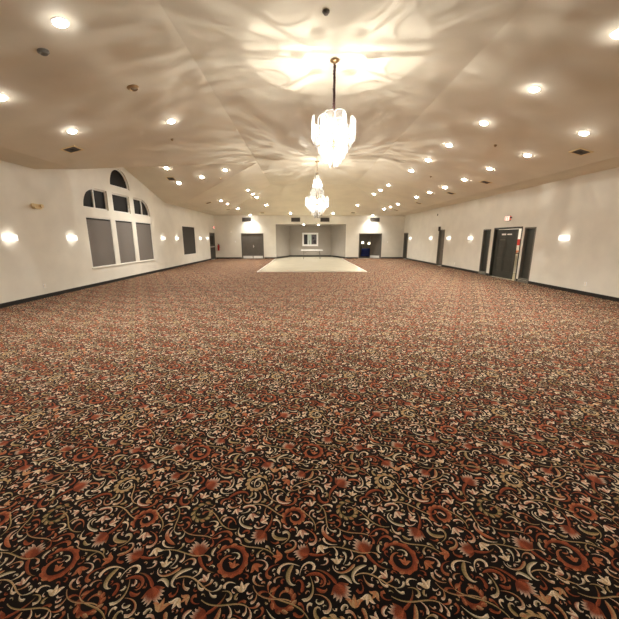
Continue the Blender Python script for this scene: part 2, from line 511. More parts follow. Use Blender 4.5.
poly(bm, [(XL, YI, ZE), (XR, YI, ZE), (XR, YF, ZE), (XL, YF, ZE)])
structure(link('ceiling', bm, M['ceiling']))

# ------------------------------------------------------------------ walls with openings
def wall(name, outline, holes, mapf, depth, material, label=None):
    bm = bmesh.new(); edges = []
    def loop(pts):
        vs = [bm.verts.new((p[0], p[1], 0)) for p in pts]
        es = [bm.edges.new((vs[i], vs[(i+1) % len(vs)])) for i in range(len(vs))]
        return vs, es
    vs, es = loop(outline); edges += es; hl = []
    for h in holes:
        v2, e2 = loop(h); edges += e2; hl.append(v2)
    bmesh.ops.triangle_fill(bm, use_beauty=True, use_dissolve=False, edges=edges, normal=(0, 0, 1))
    for v2 in hl:
        back = [bm.verts.new((v.co.x, v.co.y, -depth)) for v in v2]
        for i in range(len(v2)):
            j = (i+1) % len(v2); bm.faces.new((v2[i], v2[j], back[j], back[i]))
    for v in bm.verts: v.co = mapf(v.co)
    bmesh.ops.recalc_face_normals(bm, faces=bm.faces[:])
    return structure(link(name, bm, material), label)
def rect(u0, u1, v0, v1): return [(u0, v0), (u1, v0), (u1, v1), (u0, v1)]
DZ = 2.13
z0 = .002
lower = [(11.65, 13.14), (13.43, 14.73), (15.02, 16.51)]
AC, AB, AT = 14.08, 2.76, 3.48
arcL = [(11.63, AB), (13.1, AB), (13.1, AT), (12.38, AT)]+[(12.38-.75*math.sin(a), AB+(AT-AB)*math.cos(a)) for a in [PI/2*i/10 for i in range(1, 10)]]
arcR = [(2*AC-u, v) for u, v in arcL][::-1]
archT = [(AC+.04-.72, 3.75), (AC+.04+.72, 3.75)]+[(AC+.04+.72*math.cos(a), 3.75+.74*math.sin(a)) for a in [PI*i/18 for i in range(1, 18)]]
midS = rect(AC-.64, AC+.64, AB, AT)
lw_out = [(YB, 0), (YF, 0), (YF, ZE), (G1, ZE), (GM, ZF), (G0, ZE), (YB, ZE)]
SWIN = (20.65, 22.98, .67, 2.48)
LDOOR = (26.5, 27.9)
lholes = [rect(a, b, .67, 2.45) for a, b in lower]+[arcL, midS, arcR, archT, rect(*SWIN), rect(*LDOOR, z0, DZ)]
wall('wall_left', lw_out, lholes, lambda c: Vector((XL+c.z, c.x, c.y)), .16, M['wall'])
SLA, SLB, MD = (14.98, 15.62), (12.05, 12.68), (12.84, 14.68)
RD1, RD2 = (19.95, 20.75), (26.95, 27.95)
rholes = [rect(*SLA, .1, DZ), rect(*SLB, .1, DZ), rect(*MD, z0, DZ), rect(*RD1, z0, 2.2), rect(*RD2, z0, DZ)]
wall('wall_right', [(YB, 0), (YF, 0), (YF, ZE), (YB, ZE)], rholes, lambda c: Vector((XR-c.z, c.x, c.y)), .16, M['wall'])
DD = (-5.33, -3.50); OD = (4.82, 6.72)
VENTS = [(-5.22, -4.46), (-1.06, -.30), (1.43, 2.2), (5.70, 6.50)]
fout = [(XL, 0), (AX0, 0), (AX0, AZ), (AX1, AZ), (AX1, 0), (XR, 0), (XR, ZE), (XL, ZE)]
wall('wall_far', fout, [rect(*DD, z0, DZ-.03), rect(*OD, z0, DZ-.03)], lambda c: Vector((c.x, YF-c.z, c.y)), .16, M['wall'])
bm = bmesh.new(); poly(bm, [(XL, YB, 0), (XR, YB, 0), (XR, YB, ZE), (IR, YB, ZE), (FR, YB, ZF), (FL, YB, ZF), (IL, YB, ZE), (XL, YB, ZE)])
structure(link('wall_back', bm, M['wall']))
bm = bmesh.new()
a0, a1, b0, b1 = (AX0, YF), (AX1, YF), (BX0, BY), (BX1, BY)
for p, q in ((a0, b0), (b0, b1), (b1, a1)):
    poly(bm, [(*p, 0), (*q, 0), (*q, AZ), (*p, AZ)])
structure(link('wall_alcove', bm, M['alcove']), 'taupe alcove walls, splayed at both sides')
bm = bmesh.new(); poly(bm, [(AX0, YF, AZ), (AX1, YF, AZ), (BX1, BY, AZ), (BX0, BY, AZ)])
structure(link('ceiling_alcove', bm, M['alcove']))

# baseboards
def base_run(bm, p, q, inward, h=.11, t=.014):
    p, q = Vector(p), Vector(q); n = Vector(inward)*t
    vs = [bm.verts.new((*v, z)) for v in (p, q, q+n, p+n) for z in (.0007, h)]
    for f in ((0,2,3,1),(2,4,5,3),(4,6,7,5),(6,0,1,7),(1,3,5,7),(0,6,4,2)): bm.faces.new([vs[i] for i in f])
def baseboard(name, side, runs):
    bm = bmesh.new()
    for a, b in runs:
        if side == 'left': base_run(bm, (XL+.001, a), (XL+.001, b), (1, 0))
        elif side == 'right': base_run(bm, (XR-.001, a), (XR-.001, b), (-1, 0))
        elif side == 'back': base_run(bm, (a, YB+.001), (b, YB+.001), (0, 1))
        else: base_run(bm, (a, YF-.001), (b, YF-.001), (0, -1))
    structure(link(name, bm, M['black']))
baseboard('baseboard_left', 'left', [(YB+.02, LDOOR[0]-.06), (LDOOR[1]+.06, YF-.02)])
baseboard('baseboard_right', 'right', [(YB+.02, SLB[0]), (SLB[1], MD[0]-.07), (MD[1]+.07, SLA[0]), (SLA[1], RD1[0]-.06), (RD1[1]+.06, RD2[0]-.06), (RD2[1]+.06, YF-.02)])
baseboard('baseboard_far', 'far', [(XL+.02, DD[0]-.07), (DD[1]+.07, AX0-.01), (AX1+.01, OD[0]-.07), (OD[1]+.07, XR-.02)])
bm = bmesh.new()
nl = Vector((b0[1]-a0[1], -(b0[0]-a0[0]))).normalized(); nr = Vector((-(b1[1]-a1[1]), (b1[0]-a1[0]))).normalized()
for p, q, n in ((a0, b0, nl), (b0, b1, Vector((0, -1))), (b1, a1, nr)):
    pp, qq = Vector(p)+n*.002, Vector(q)+n*.002
    base_run(bm, pp, qq, n, .13)
for v in bm.verts: v.co.z += .0062
structure(link('baseboard_alcove', bm, M['black']))

# ------------------------------------------------------------------ windows (local wall frame: x=u, y=v, z=w)
def ringbars(bm, pts, wdt, w0, w1, mi=0):
    """frame of constant width inside a closed outline"""
    n = len(pts); P = [Vector(p) for p in pts]
    area = sum(P[i].x*P[(i+1)%n].y-P[(i+1)%n].x*P[i].y for i in range(n))
    s = 1 if area > 0 else -1
    inn = []
    for i in range(n):
        d0 = (P[i]-P[i-1]).normalized(); d1 = (P[(i+1)%n]-P[i]).normalized()
        n0 = Vector((-d0.y, d0.x))*s; n1 = Vector((-d1.y, d1.x))*s
        m = (n0+n1); m = m/max(.2, m.length_squared)*2
        inn.append(P[i]+m*wdt)
    A = [[bm.verts.new((p.x, p.y, w)) for p in L] for L in (P, inn) for w in (w0, w1)]
    o0, o1, i0, i1 = A
    for i in range(n):
        j = (i+1) % n
        for q in ((o1[i], o1[j], i1[j], i1[i]), (o0[i], o0[j], i0[j], i0[i]), (i0[i], i0[j], i1[j], i1[i]), (o0[i], o0[j], o1[j], o1[i])):
            bm.faces.new(q).material_index = mi
    return inn
def prism(bm, pts, w0, w1):
    a = [bm.verts.new((p[0], p[1], w0)) for p in pts]; b = [bm.verts.new((p[0], p[1], w1)) for p in pts]
    n = len(pts)
    bm.faces.new(a); bm.faces.new(b)
    for i in range(n): bm.faces.new((a[i], a[(i+1)%n], b[(i+1)%n], b[i]))
def window(name, side, pts, label, blind=None, mull=None, pane=True):
    wd, wa, wb = (.022, -.06, -.004) if blind else (.045, -.115, -.055)
    # wall frame u is world Y on the left wall
    m = wmat(side, 0, 0)
    bm = bmesh.new(); ins = .004
    P = [Vector(p) for p in pts]; c = sum(P, Vector((0, 0)))/len(P)
    P = [c+(p-c)*(1-ins) for p in P]
    inn = ringbars(bm, P, wd, wa, wb)
    for u in (mull or []):
        top = AB+(AT-AB)*math.sqrt(max(0, 1-((12.38-u)/.75)**2)) if u < 12.38 else AB+(AT-AB)*math.sqrt(max(0, 1-((u-2*AC+12.38)/.75)**2))
        box(bm, u-.035, u+.035, 2.80, top-.03, -.11, -.05)
    f = link(name, bm, M['white']); f.matrix_world = m; structure(f, label)
    if pane:
        bm = bmesh.new(); prism(bm, [c+(p-c)*.985 for p in P], -.1 if not blind else -.058, -.09 if not blind else -.05); link('pane', bm, M['pane'], f)
    if blind:
        us = [p[0] for p in inn]; vs = [p[1] for p in inn]
        u0, u1, v0, v1 = min(us), max(us), min(vs), max(vs)
        b = link('roller_shade', nbox(u0+.005, u1-.005, v0+.03, v1-.06, -.026, -.022), M[blind], f)
        link('hem_bar', nbox(u0+.005, u1-.005, v0+.008, v0+.032, -.030, -.018), M[blind], b)
        bm = bmesh.new(); tube(bm, [(u0+.01, v1-.035, -.028), (u1-.01, v1-.035, -.028)], .022, 8); link('shade_roll', bm, M['ventdark'], b)
    return f
names = ['near', 'middle', 'far']
for i, (a, b) in enumerate(lower):
    window('window_%d' % (i+1), 'left', rect(a, b, .67, 2.45), '%s tall window with grey shade below the arched panes' % names[i], 'blind')
window('window_4', 'left', arcL, 'near quarter-arch window pane in the arched group', None, [12.33])
window('window_5', 'left', midS, 'square dark centre pane of the arched group')
window('window_6', 'left', arcR, 'far quarter-arch window pane in the arched group', None, [2*AC-12.33])
window('window_7', 'left', archT, 'half-round top window of the arched group')
window('window_8', 'left', rect(*SWIN), 'dark shaded window past the arched group', 'blind_dark')
# thin sills
bm = bmesh.new(); box(bm, XL-.08, XL+.03, 11.6, 16.56, .635, .668); structure(link('trim_2', bm, M['wall']), 'sill under the three tall windows')

# ------------------------------------------------------------------ doors
def door_frame(bm, u0, u1, h, w0=-.155, w1=.018, t=.04):
    box(bm, u0-t+.004, u0+.004, .001, h+t, w0 if False else .001, w1); box(bm, u1-.004, u1+t-.004, .001, h+t, .001, w1)
    box(bm, u0+.004, u1-.004, h-.004, h+t, .001, w1)
    box(bm, u0+.003, u0+.03, .003, h-.003, w0, .001); box(bm, u1-.03, u1-.003, .003, h-.003, w0, .001); box(bm, u0+.03, u1-.03, h-.03, h-.003, w0, .001)
def leaf(name, w, h, material, parent, panels=None, glass=None, kick=False, bar=False, lever=None):
    bm = bmesh.new(); box(bm, 0, w, 0, h, -.045, 0)
    if panels:
        cols_, rws = panels
        for c in range(cols_):
            for r in range(rws):
                x0 = w*(.12+c*(.80/cols_)); x1 = x0+w*(.80/cols_)-.06
                y0 = h*(.14+r*(.80/rws)); y1 = y0+h*(.80/rws)-.05
                ringbars(bm, rect(x0, x1, y0, y1), .018, 0, .009)
    d = link(name, bm, material, parent)
    if glass: 
        o = link('door_pane', nbox(*glass, .0005, .004), M['pane'], d)
    if kick: link('kick_plate', nbox(.03, w-.03, .02, .22, .001, .006), M['kick'], d)
    if bar:
        bm = bmesh.new(); box(bm, .06, w-.06, .98, 1.05, .03, .06); box(bm, .08, .14, .97, 1.06, 0, .03); box(bm, w-.14, w-.08, .97, 1.06, 0, .03)
        link('push_bar', bm, M['steel'], d)
    if lever is not None:
        bm = bmesh.new(); box(bm, lever-.025, lever+.025, .93, 1.13, .001, .012); tube(bm, [(lever, 1.03, .01), (lever, 1.03, .055), (lever-.10, 1.03, .055)], .011, 6)
        link('door_handle', bm, M['steel'], d)
    return d
# double door on the far wall. In the 'far' frame u runs towards -X.
def dframe(name, side, u0, u1, h, label, m='trimgrey'):
    mt = wmat(side, 0, 0)
    bm = bmesh.new()
    if side == 'left': door_frame(bm, u0, u1, h)
    else: door_frame(bm, -u1, -u0, h)
    f = link(name, bm, M[m]); f.matrix_world = mt; return structure(f, label)
f = dframe('door_1', 'far', DD[0], DD[1], DZ-.03, 'grey double door with pale kick plates left of the alcove', 'door_grey')
w = (DD[1]-DD[0]-.07)/2
d = leaf('door_leaf', w, DZ-.08, M['door_grey'], f, (2, 5), kick=True, lever=w-.06); d.location = (-DD[1]+.033, .012, -.05)
d = leaf('door_leaf', w, DZ-.08, M['door_grey'], f, (1, 3), kick=True); d.location = (-DD[0]-.033-w, .012, -.05)
# open doorway right of the alcove, leaf swung back into the room beyond
f = dframe('door_2', 'far', OD[0], OD[1], DZ-.03, 'open doorway in the far wall with a dark room beyond')
d = leaf('door_leaf', .95, DZ-.08, M['door_grey'], f, (2, 3), kick=True); d.location = (-OD[1]+.05, .012, -.17); d.rotation_euler = (0, math.radians(38), 0)
# left wall exit door
f = dframe('door_3', 'left', LDOOR[0], LDOOR[1], DZ, 'dark exit door in the far left corner')
w = LDOOR[1]-LDOOR[0]-.066
d = leaf('door_leaf', w, DZ-.045, M['door'], f, glass=(.2, w-.2, 1.2, 1.9), bar=True); d.location = (LDOOR[0]+.033, .012, -.06)
# right wall doors (right frame u runs towards -Y)
f = dframe('door_4', 'right', RD1[0], RD1[1], 2.2, 'narrow grey door midway down the right wall')
w = RD1[1]-RD1[0]-.066
d = leaf('door_leaf', w, 2.155, M['door_grey'], f, (1, 2), lever=w-.08); d.location = (-RD1[1]+.033, .012, -.10)
f = dframe('door_5', 'right', RD2[0], RD2[1], DZ, 'dark door in the far right corner')
w = RD2[1]-RD2[0]-.066
d = leaf('door_leaf', w, DZ-.045, M['door'], f, (1, 2), lever=w-.08); d.location = (-RD2[1]+.033, .012, -.10)
f = dframe('door_6', 'right', MD[0], MD[1], DZ, 'dark open entrance door between two narrow sidelights', 'door')
d = leaf('door_leaf', 1.28, DZ-.06, M['door'], f, (2, 3)); d.location = (-MD[1]+.04, .012, -.09); d.rotation_euler = (0, math.radians(4), 0)
p = link('notice', nbox(.35, .62, 1.83, 1.90, .010, .013), M['plastic'], d); p['label'] = 'small white notice'
p = link('notice', nbox(.70, .98, 1.84, 1.89, .010, .013), M['plastic'], d); p['label'] = 'small white notice'
p = link('notice', nbox(.30, .62, 1.62, 1.65, .010, .013), M['trimgrey'], d)
# sidelights
for i, (s, nm) in enumerate(((SLA, 'sidelight on the far side of the entrance door'), (SLB, 'sidelight on the near side of the entrance door'))):
    bm = bmesh.new(); pts = rect(-s[1]+.003, -s[0]-.003, .103, DZ-.003)
    ringbars(bm, pts, .05, -.15, .006)
    f = link('window_%d' % (9+i), bm, M['trimgrey']); f.matrix_world = wmat('right'); structure(f, 'narrow dark '+nm)
    link('pane', nbox(-s[1]+.05, -s[0]-.05, .15, DZ-.05, -.10, -.09), M['door'], f)
    b = link('vertical_bar', nbox(-s[0]-.16, -s[0]-.13, .15, DZ-.05, -.088, -.06), M['trimgrey'], f)
    link('kick_panel', nbox(-s[1]+.002, -s[0]-.002, .002, .098, .001, .02), M['trimgrey'], f)

# vestibule behind the entrance door
bm = bmesh.new()
X2 = XR+2.6
poly(bm, [(XR+.16, 11.9, 0), (X2, 11.9, 0), (X2, 16, 0), (XR+.16, 16, 0)], 1)
poly(bm, [(XR+.16, 11.9, 2.6), (X2, 11.9, 2.6), (X2, 16, 2.6), (XR+.16, 16, 2.6)])
poly(bm, [(X2, 11.9, 0), (X2, 16, 0), (X2, 16, 2.6), (X2, 11.9, 2.6)])
poly(bm, [(XR+.16, 16, 0), (X2, 16, 0), (X2, 16, 2.6), (XR+.16, 16, 2.6)])
poly(bm, [(XR+.16, 11.9, 0), (X2, 11.9, 0), (X2, 11.9, 2.6), (XR+.16, 11.9, 2.6)])
structure(link('wall_vestibule', bm, None, mats=[M['wall'], M['dance']]), 'beige walls of the entrance lobby')
bm = bmesh.new(); box(bm, XR+.002, XR+.158, MD[0]+.035, MD[1]-.035, .0008, .012)
structure(link('trim_3', bm, M['dance']), 'pale threshold of the entrance door')
# room beyond the far doorway
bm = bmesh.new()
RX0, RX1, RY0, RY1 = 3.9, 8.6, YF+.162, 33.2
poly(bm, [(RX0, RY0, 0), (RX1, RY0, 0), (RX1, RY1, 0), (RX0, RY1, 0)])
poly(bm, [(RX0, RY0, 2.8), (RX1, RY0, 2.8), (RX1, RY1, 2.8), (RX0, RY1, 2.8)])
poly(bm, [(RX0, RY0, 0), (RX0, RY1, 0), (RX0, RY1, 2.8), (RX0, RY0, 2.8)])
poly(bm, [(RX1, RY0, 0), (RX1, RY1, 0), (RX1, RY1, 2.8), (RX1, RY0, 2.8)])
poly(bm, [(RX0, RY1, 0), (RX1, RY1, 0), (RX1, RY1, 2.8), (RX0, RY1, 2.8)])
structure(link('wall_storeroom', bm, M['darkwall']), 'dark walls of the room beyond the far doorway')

def lamp(name, kind, energy, loc, color=(1, .86, .66), parent=None, radius=.05, **k):
    l = bpy.data.lights.new(name, kind); l.energy = energy; l.color = color
    if kind in ('POINT', 'SPOT'): l.shadow_soft_size = radius
    for a, b in k.items(): setattr(l, a, b)
    o = bpy.data.objects.new(name, l); col.objects.link(o); o.location = loc
    if parent is not None: o.parent = parent
    return o

# things in the far room
t = empty('draped_table', loc=(6.08, 31.4, .0)); tag(t, 'blue cloth draped round table in the dark room beyond the far doorway', 'table')
bm = bmesh.new()
lathe(bm, [(.52, .03)]+[(.50, .3), (.46, .6), (.44, .735), (.40, .75)], 28)
for i, v in enumerate(bm.verts):
    if v.co.z < .7:
        a = math.atan2(v.co.y, v.co.x); r = 1+.05*math.sin(9*a)*(1-v.co.z/.75); v.co.x *= r; v.co.y *= r
link('cloth', bm, M['blue'], t, smooth=True)
bm = bmesh.new(); lathe(bm, [(.38, .752), (.38, .765)], 24); lathe(bm, [(.05, .001), (.05, .74)], 10); link('tabletop', bm, M['blue'], t)
def shade_lamp(x, y, z, lab, hh=.9):
    t = empty('standing_lamp', loc=(x, y, z)); tag(t, lab, 'lamp')
    bm = bmesh.new(); lathe(bm, [(.14, .001), (.14, .02), (.02, .03), (.015, hh), ], 14); link('stand', bm, M['brass'], t)
    bm = bmesh.new(); lathe(bm, [(.14, hh-.02), (.10, hh+.2)], 16, cap=False); link('lamp_shade', bm, M['lamp_dim'], t)
shade_lamp(5.95, 32.7, .0, 'glowing white lamp shade left of centre beyond the far doorway', 1.22)
shade_lamp(6.6, 32.7, .0, 'glowing lamp shade right of the other beyond the far doorway', 1.15)
for px, nm in ((5.35, 'left'), (6.2, 'right')):
    t = empty('globe_light', loc=(px, 30.5, 2.798)); tag(t, '%s small ceiling light glimpsed through the far doorway' % nm, 'light')
    bm = bmesh.new(); lathe(bm, [(.12, -.001), (.14, -.02), (.12, -.03)], 16); link('lamp_base', bm, M['brass'], t)
    bm = bmesh.new(); lathe(bm, [(.11, -.031), (.10, -.07), (.05, -.1), (.005, -.11)], 16); link('lamp_globe', bm, M['lamp_dim'], t)
t = empty('storage_cabinet', loc=(5.0, 32.6, 0)); tag(t, 'brown wooden cabinet at the left of the dark room beyond', 'cabinet')
bm = bmesh.new(); box(bm, -.4, .4, -.3, .3, .001, 1.7); link('body', bm, M['brown'], t)
for s in (-1, 1):
    d = link('door', nbox(min(.02*s, .38*s), max(.02*s, .38*s), -.32, -.301, .06, 1.66), M['brown'], t)
    link('knob', nbox(.05*s-.01, .05*s+.01, -.34, -.321, .85, .9), M['brass'], d)

# things in the lobby
t = empty('console_table', loc=(XR+1.75, 15.55, 0)); tag(t, 'dark stand in the lobby seen through the entrance door', 'table')
link('tabletop', nbox(-.6, .6, -.25, .25, .98, 1.02), M['brown'], t)
for sx in (-.55, .55):
    for sy in (-.2, .2): link('leg', nbox(sx-.025, sx+.025, sy-.025, sy+.025, .001, .979), M['brown'], t)
t = empty('bowl', loc=(XR+1.6, 15.5, 1.021)); tag(t, 'orange bowl on the dark lobby stand', 'bowl')
bm = bmesh.new(); lathe(bm, [(.06, 0), (.13, .05), (.17, .12), (.16, .12), (.12, .055), (.05, .015)], 20); link('bowl_body', bm, M['orange'], t, smooth=True)
t = empty('poster', loc=(XR+1.95, 15.99, 1.35)); tag(t, 'red and white poster on the lobby wall', 'poster')
link('sheet', nbox(-.55, .35, -.012, -.001, 0, .9), M['plastic'], t); link('printed_band', nbox(-.5, .3, -.015, -.013, .02, .32), M['red'], t)

# ------------------------------------------------------------------ wall fittings
# exit signs
def letters(t, text, x0, y0, h, z):
    w = h*.55; s = h*.17; g = h*.2; x = x0
    def bar(a, b, c, d): box(bm, x+a, x+b, y0+c, y0+d, z, z+.003)
    for ch in text:
        bm = bmesh.new()
        if ch == 'E':
            bar(0, s, 0, h); bar(s, w, 0, s); bar(s, w*.85, (h-s)/2, (h+s)/2); bar(s, w, h-s, h)
        elif ch == 'X':
            for k in (-1, 1):
                n = 9
                for i in range(n):
                    cy = h*(i+.5)/n; cx = w/2+k*(cy-h/2)*(w-s)/h
                    bar(cx-s/2, cx+s/2, h*i/n, h*(i+1)/n)
        elif ch == 'I': bar(w/2-s/2, w/2+s/2, 0, h)
        elif ch == 'T':
            bar(0, w, h-s, h); bar(w/2-s/2, w/2+s/2, 0, h-s)
        link('letter', bm, M['sign_red'], t); x += w+g
def exit_sign(side, px, py, lab, s=1.):
    p = on_wall(side, px, py)
    t = empty('exit_sign', wmat(side, p.y, p.z)); tag(t, lab, 'exit sign', 'lit exit signs')
    bm = bmesh.new(); box(bm, -.16*s, .16*s, -.10*s, .10*s, .001, .05); link('housing', bm, M['trimgrey'], t)
    link('lit_face', nbox(-.15*s, .15*s, -.09*s, .09*s, .0505, .053), M['sign_face'], t)
    letters(t, 'EXIT', -.125*s, -.07*s, .14*s, .0535)
    bm = bmesh.new()
    for k in (0, 1):
        tube(bm, [(.16*s+.0, .02, .03), (.16*s+.05, .02, .035)], .012, 6); lathe(bm, [(.02, 0), (.035, .04), (.032, .05)], 12, Matrix.Translation((.24, .02-.0, .02)))
        break
    link('lamp_head', bm, M['black'], t)
    return t
exit_sign('right', 508.5, 218.5, 'red lettered exit sign above the entrance door in the right wall', 1.0)
exit_sign('left', 213.2, 227.6, 'red lettered exit sign above the door in the far left corner', 1.0)
# sconces
def sconce_proto():
    t = empty('sconce')
    bm = bmesh.new(); box(bm, -.15, .15, -.055, .055, .001, .012); link('backplate', bm, M['plastic'], t)
    bm = bmesh.new(); n = 14; w_, d_ = .20, .105
    pr = [(-w_*math.cos(PI*i/n), .012+d_*math.sin(PI*i/n)**.6) for i in range(n+1)]
    a = [bm.verts.new((x, -.075, z)) for x, z in pr]; b = [bm.verts.new((x, .075, z)) for x, z in pr]
    for i in range(n): bm.faces.new((a[i], a[i+1], b[i+1], b[i]))
    link('diffuser', bm, M['sconce'], t, smooth=True)
    lamp('sconce_lamp', 'POINT', SCON, (0, 0, .085), (1, .97, .93), t, .015)
    return t
SCON = .22
sp = None
scn = [('left', 8.5, 237, 'nearest on the left wall, by the emergency light'), ('left', 71, 237, 'just before the arched window on the left wall'),
       ('left', 162.6, 238.3, 'just past the arched window group'), ('left', 176.5, 238.3, 'just before the small shaded window'),
       ('left', 200, 238.3, 'just past the small shaded window'), ('left', 207.2, 238.3, 'beside the far left exit door'),
       ('right', 565, 238.5, 'nearest on the right wall, alone beyond the entrance door'), ('right', 471, 238.5, 'on the right wall just past the entrance door'),
       ('right', 449, 238.7, 'on the right wall just before the narrow grey door'), ('right', 431, 238.8, 'on the right wall just past the narrow grey door'),
       ('right', 410.5, 238.8, 'beside the door in the far right corner')]
for side, px, py, lab in scn:
    p = on_wall(side, px, py)
    if sp is None: sp = sconce_proto(); o = sp
    else: o = copy_tree(sp)
    o.matrix_world = wmat(side, p.y, 1.72)
    tag(o, 'lit white wall sconce '+lab, 'wall sconce', 'wall sconces along both side walls')
# emergency light
p = on_wall('left', 34, 206.5)
t = empty('mounted_emergency_light', wmat('left', p.y, p.z)); tag(t, 'cream twin-head emergency light high on the near left wall', 'emergency light')
bm = bmesh.new(); box(bm, -.08, .17, -.06, .07, .001, .09); link('battery_box', bm, M['cream'], t)
for x in (-.17, .10):
    bm = bmesh.new(); lathe(bm, [(.02, 0), (.05, .03), (.055, .07), (.045, .075)], 14, Matrix.Translation((x, .02, .06 if x < 0 else .091)))
    if x < 0: tube(bm, [(-.08, .02, .05), (x, .02, .06)], .012, 6)
    link('lamp_head', bm, M['cream'], t)
# outlets and switches
def outlet(side, u, v, lab, cat='outlet', kind='outlet'):
    t = empty(kind, wmat(side, u, v)); tag(t, lab, cat)
    link('cover_plate', nbox(-.04, .04, -.062, .062, .001, .008), M['plastic'], t)
    if kind == 'outlet':
        for dy in (-.026, .026): link('receptacle', nbox(-.017, .017, dy-.014, dy+.014, .0085, .011), M['cream'], t)
    else: link('toggle', nbox(-.006, .006, -.012, .012, .0085, .022), M['cream'], t)
p = on_wall('left', 44.5, 286); outlet('left', p.y, p.z, 'white outlet low on the near left wall')
p = on_wall('right', 585.5, 284); outlet('right', p.y, p.z, 'white outlet low on the near right wall')
p = on_wall('right', 454.6, 263.4); outlet('right', p.y, p.z, 'white outlet low on the right wall before the narrow grey door')
p = on_wall('far', 235.5, 241.7); outlet('far', p.x, p.z, 'small light switch on the far wall left of the double door', 'switch', 'light_switch')
p = on_wall('far', 387.5, 242); outlet('far', p.x, p.z, 'small light switch on the far wall right of the open doorway', 'switch', 'light_switch')
# strobe alarm on the far wall
p = on_wall('far', 231.2, 231.7)
t = empty('mounted_alarm_strobe', wmat('far', p.x, p.z)); tag(t, 'small white alarm strobe high on the far wall near the left corner', 'alarm')
link('housing', nbox(-.06, .06, -.07, .07, .001, .04), M['plastic'], t); link('strobe_lens', nbox(-.03, .03, -.02, .03, .041, .06), M['cream'], t)
# small dark fittings over the narrow grey door
p = on_wall('right', 440, 228.8)
t = empty('mounted_speaker', wmat('right', p.y, p.z)); tag(t, 'small dark box mounted just above the narrow grey door', 'speaker')
link('cabinet', nbox(-.09, .09, -.13, .13, .001, .08), M['ventdark'], t); link('grille', nbox(-.07, .07, -.11, .11, .081, .085), M['vent'], t)
p = on_wall('right', 438, 214.8)
t = empty('mounted_motion_sensor', wmat('right', p.y, p.z)); tag(t, 'small sensor high on the right wall above the narrow door', 'sensor')
link('housing', nbox(-.035, .035, -.06, .06, .001, .04), M['trimgrey'], t); link('sensor_lens', nbox(-.02, .02, -.03, .0, .041, .048), M['ventdark'], t)
# fire extinguisher on the far wall
p = on_wall('far', 219, 250.5)
t = empty('mounted_fire_extinguisher', wmat('far', p.x, p.z)); tag(t, 'red fire extinguisher on the far wall by the left corner door', 'fire extinguisher')
RX = Matrix.Translation((0, 0, .10)) @ Matrix.Rotation(-PI/2, 4, 'X')
bm = bmesh.new(); lathe(bm, [(.07, 0), (.085, .02), (.085, .40), (.06, .47), (.025, .5)], 16, RX); link('cylinder', bm, M['red'], t, smooth=True)
bm = bmesh.new(); box(bm, -.03, .03, .50, .55, .07, .13); box(bm, -.02, .09, .55, .57, .09, .11); link('valve', bm, M['black'], t)
bm = bmesh.new(); tube(bm, [(-.03, .53, .10), (-.09, .50, .10), (-.105, .38, .10), (-.10, .22, .10)], .012, 6); link('hose', bm, M['black'], t)
link('bracket', nbox(-.03, .03, .2, .26, .001, .014), M['steel'], t)
# return grilles on the far wall
def far_vent(x0, x1, lab):
    zc, h = 3.27, .17; xc, w = (x0+x1)/2, (x1-x0)/2
    t = empty('return_grille', wmat('far', xc, zc)); tag(t, lab, 'vent', 'return grilles along the top of the far wall')
    link('backing', nbox(-w+.02, w-.02, -h+.02, h-.02, .001, .006), M['ventdark'], t)
    bm = bmesh.new(); ringbars(bm, rect(-w, w, -h, h), .03, .001, .03); link('frame', bm, M['vent'], t)
    bm = bmesh.new()
    for i in range(9):
        y = -h+.045+i*(2*h-.09)/8; box(bm, -w+.03, w-.03, y-.012, y+.004, .008, .024)
    link('louvres', bm, M['vent'], t)
for (x0, x1), lab in zip(VENTS, ('dark grille above the grey double door', 'dark grille above the left half of the alcove', 'dark grille above the right half of the alcove', 'dark grille above the open far doorway')):
    far_vent(x0, x1, lab)
# framed picture in the alcove
t = empty('framed_picture', wmat('alcove', .62, 1.62)); tag(t, 'white framed picture with dark and pale panels on the alcove wall', 'picture')
bm = bmesh.new(); ringbars(bm, rect(-.76, .76, -.62, .62), .13, .001, .05); link('frame', bm, M['plastic'], t)
link('backing', nbox(-.63, .63, -.49, .49, .001, .010), M['plastic'], t)
p = link('print_panel', nbox(.26, .60, -.46, .46, .011, .014), M['jpeg'], t); p['label'] = 'dark left panel'
p = link('print_panel', nbox(-.12, .26, -.46, .46, .011, .014), M['paper'], t); p['label'] = 'pale green middle panel'
link('bottle_motif', nbox(.05, .09, -.46, -.08, .0145, .016), M['printgrey'], p)
p = link('print_panel', nbox(-.60, -.12, -.46, .46, .011, .014), M['printgrey'], t); p['label'] = 'dark grey right panel'
bm = bmesh.new(); lathe(bm, [(.0, 0), (.10, .001)], 14, Matrix.Translation((-.30, .12, .0145)), cap=False); lathe(bm, [(.0, 0), (.14, .001)], 14, Matrix.Translation((-.42, -.2, .0145)), cap=False)
link('round_motif', bm, M['jpeg'], p)

# folding table before the alcove
TX0, TX1, TY = -.24, 1.62, 27.35
t = empty('folding_table', loc=((TX0+TX1)/2, TY+.37, .0065)); tag(t, 'long white folding table standing before the alcove', 'table')
hw = (TX1-TX0)/2
bm = bmesh.new(); box(bm, -hw, hw, -.37, .37, .70, .745); bmesh.ops.bevel(bm, geom=bm.edges[:], offset=.008, segments=2, affect='EDGES'); link('tabletop', bm, M['table'], t)
for sx in (-1, 1):
    for sy in (-.3, .3):
        bm = bmesh.new(); tube(bm, [(sx*(hw-.25), sy, .699), (sx*(hw-.22), sy, .001)], .016, 8); link('leg', bm, M['tabletrim'], t)
    bm = bmesh.new(); tube(bm, [(sx*(hw-.23), -.3, .25), (sx*(hw-.23), .3, .25)], .012, 6); tube(bm, [(sx*(hw-.24), 0, .45), (sx*.25, 0, .69)], .010, 6); link('brace', bm, M['tabletrim'], t)

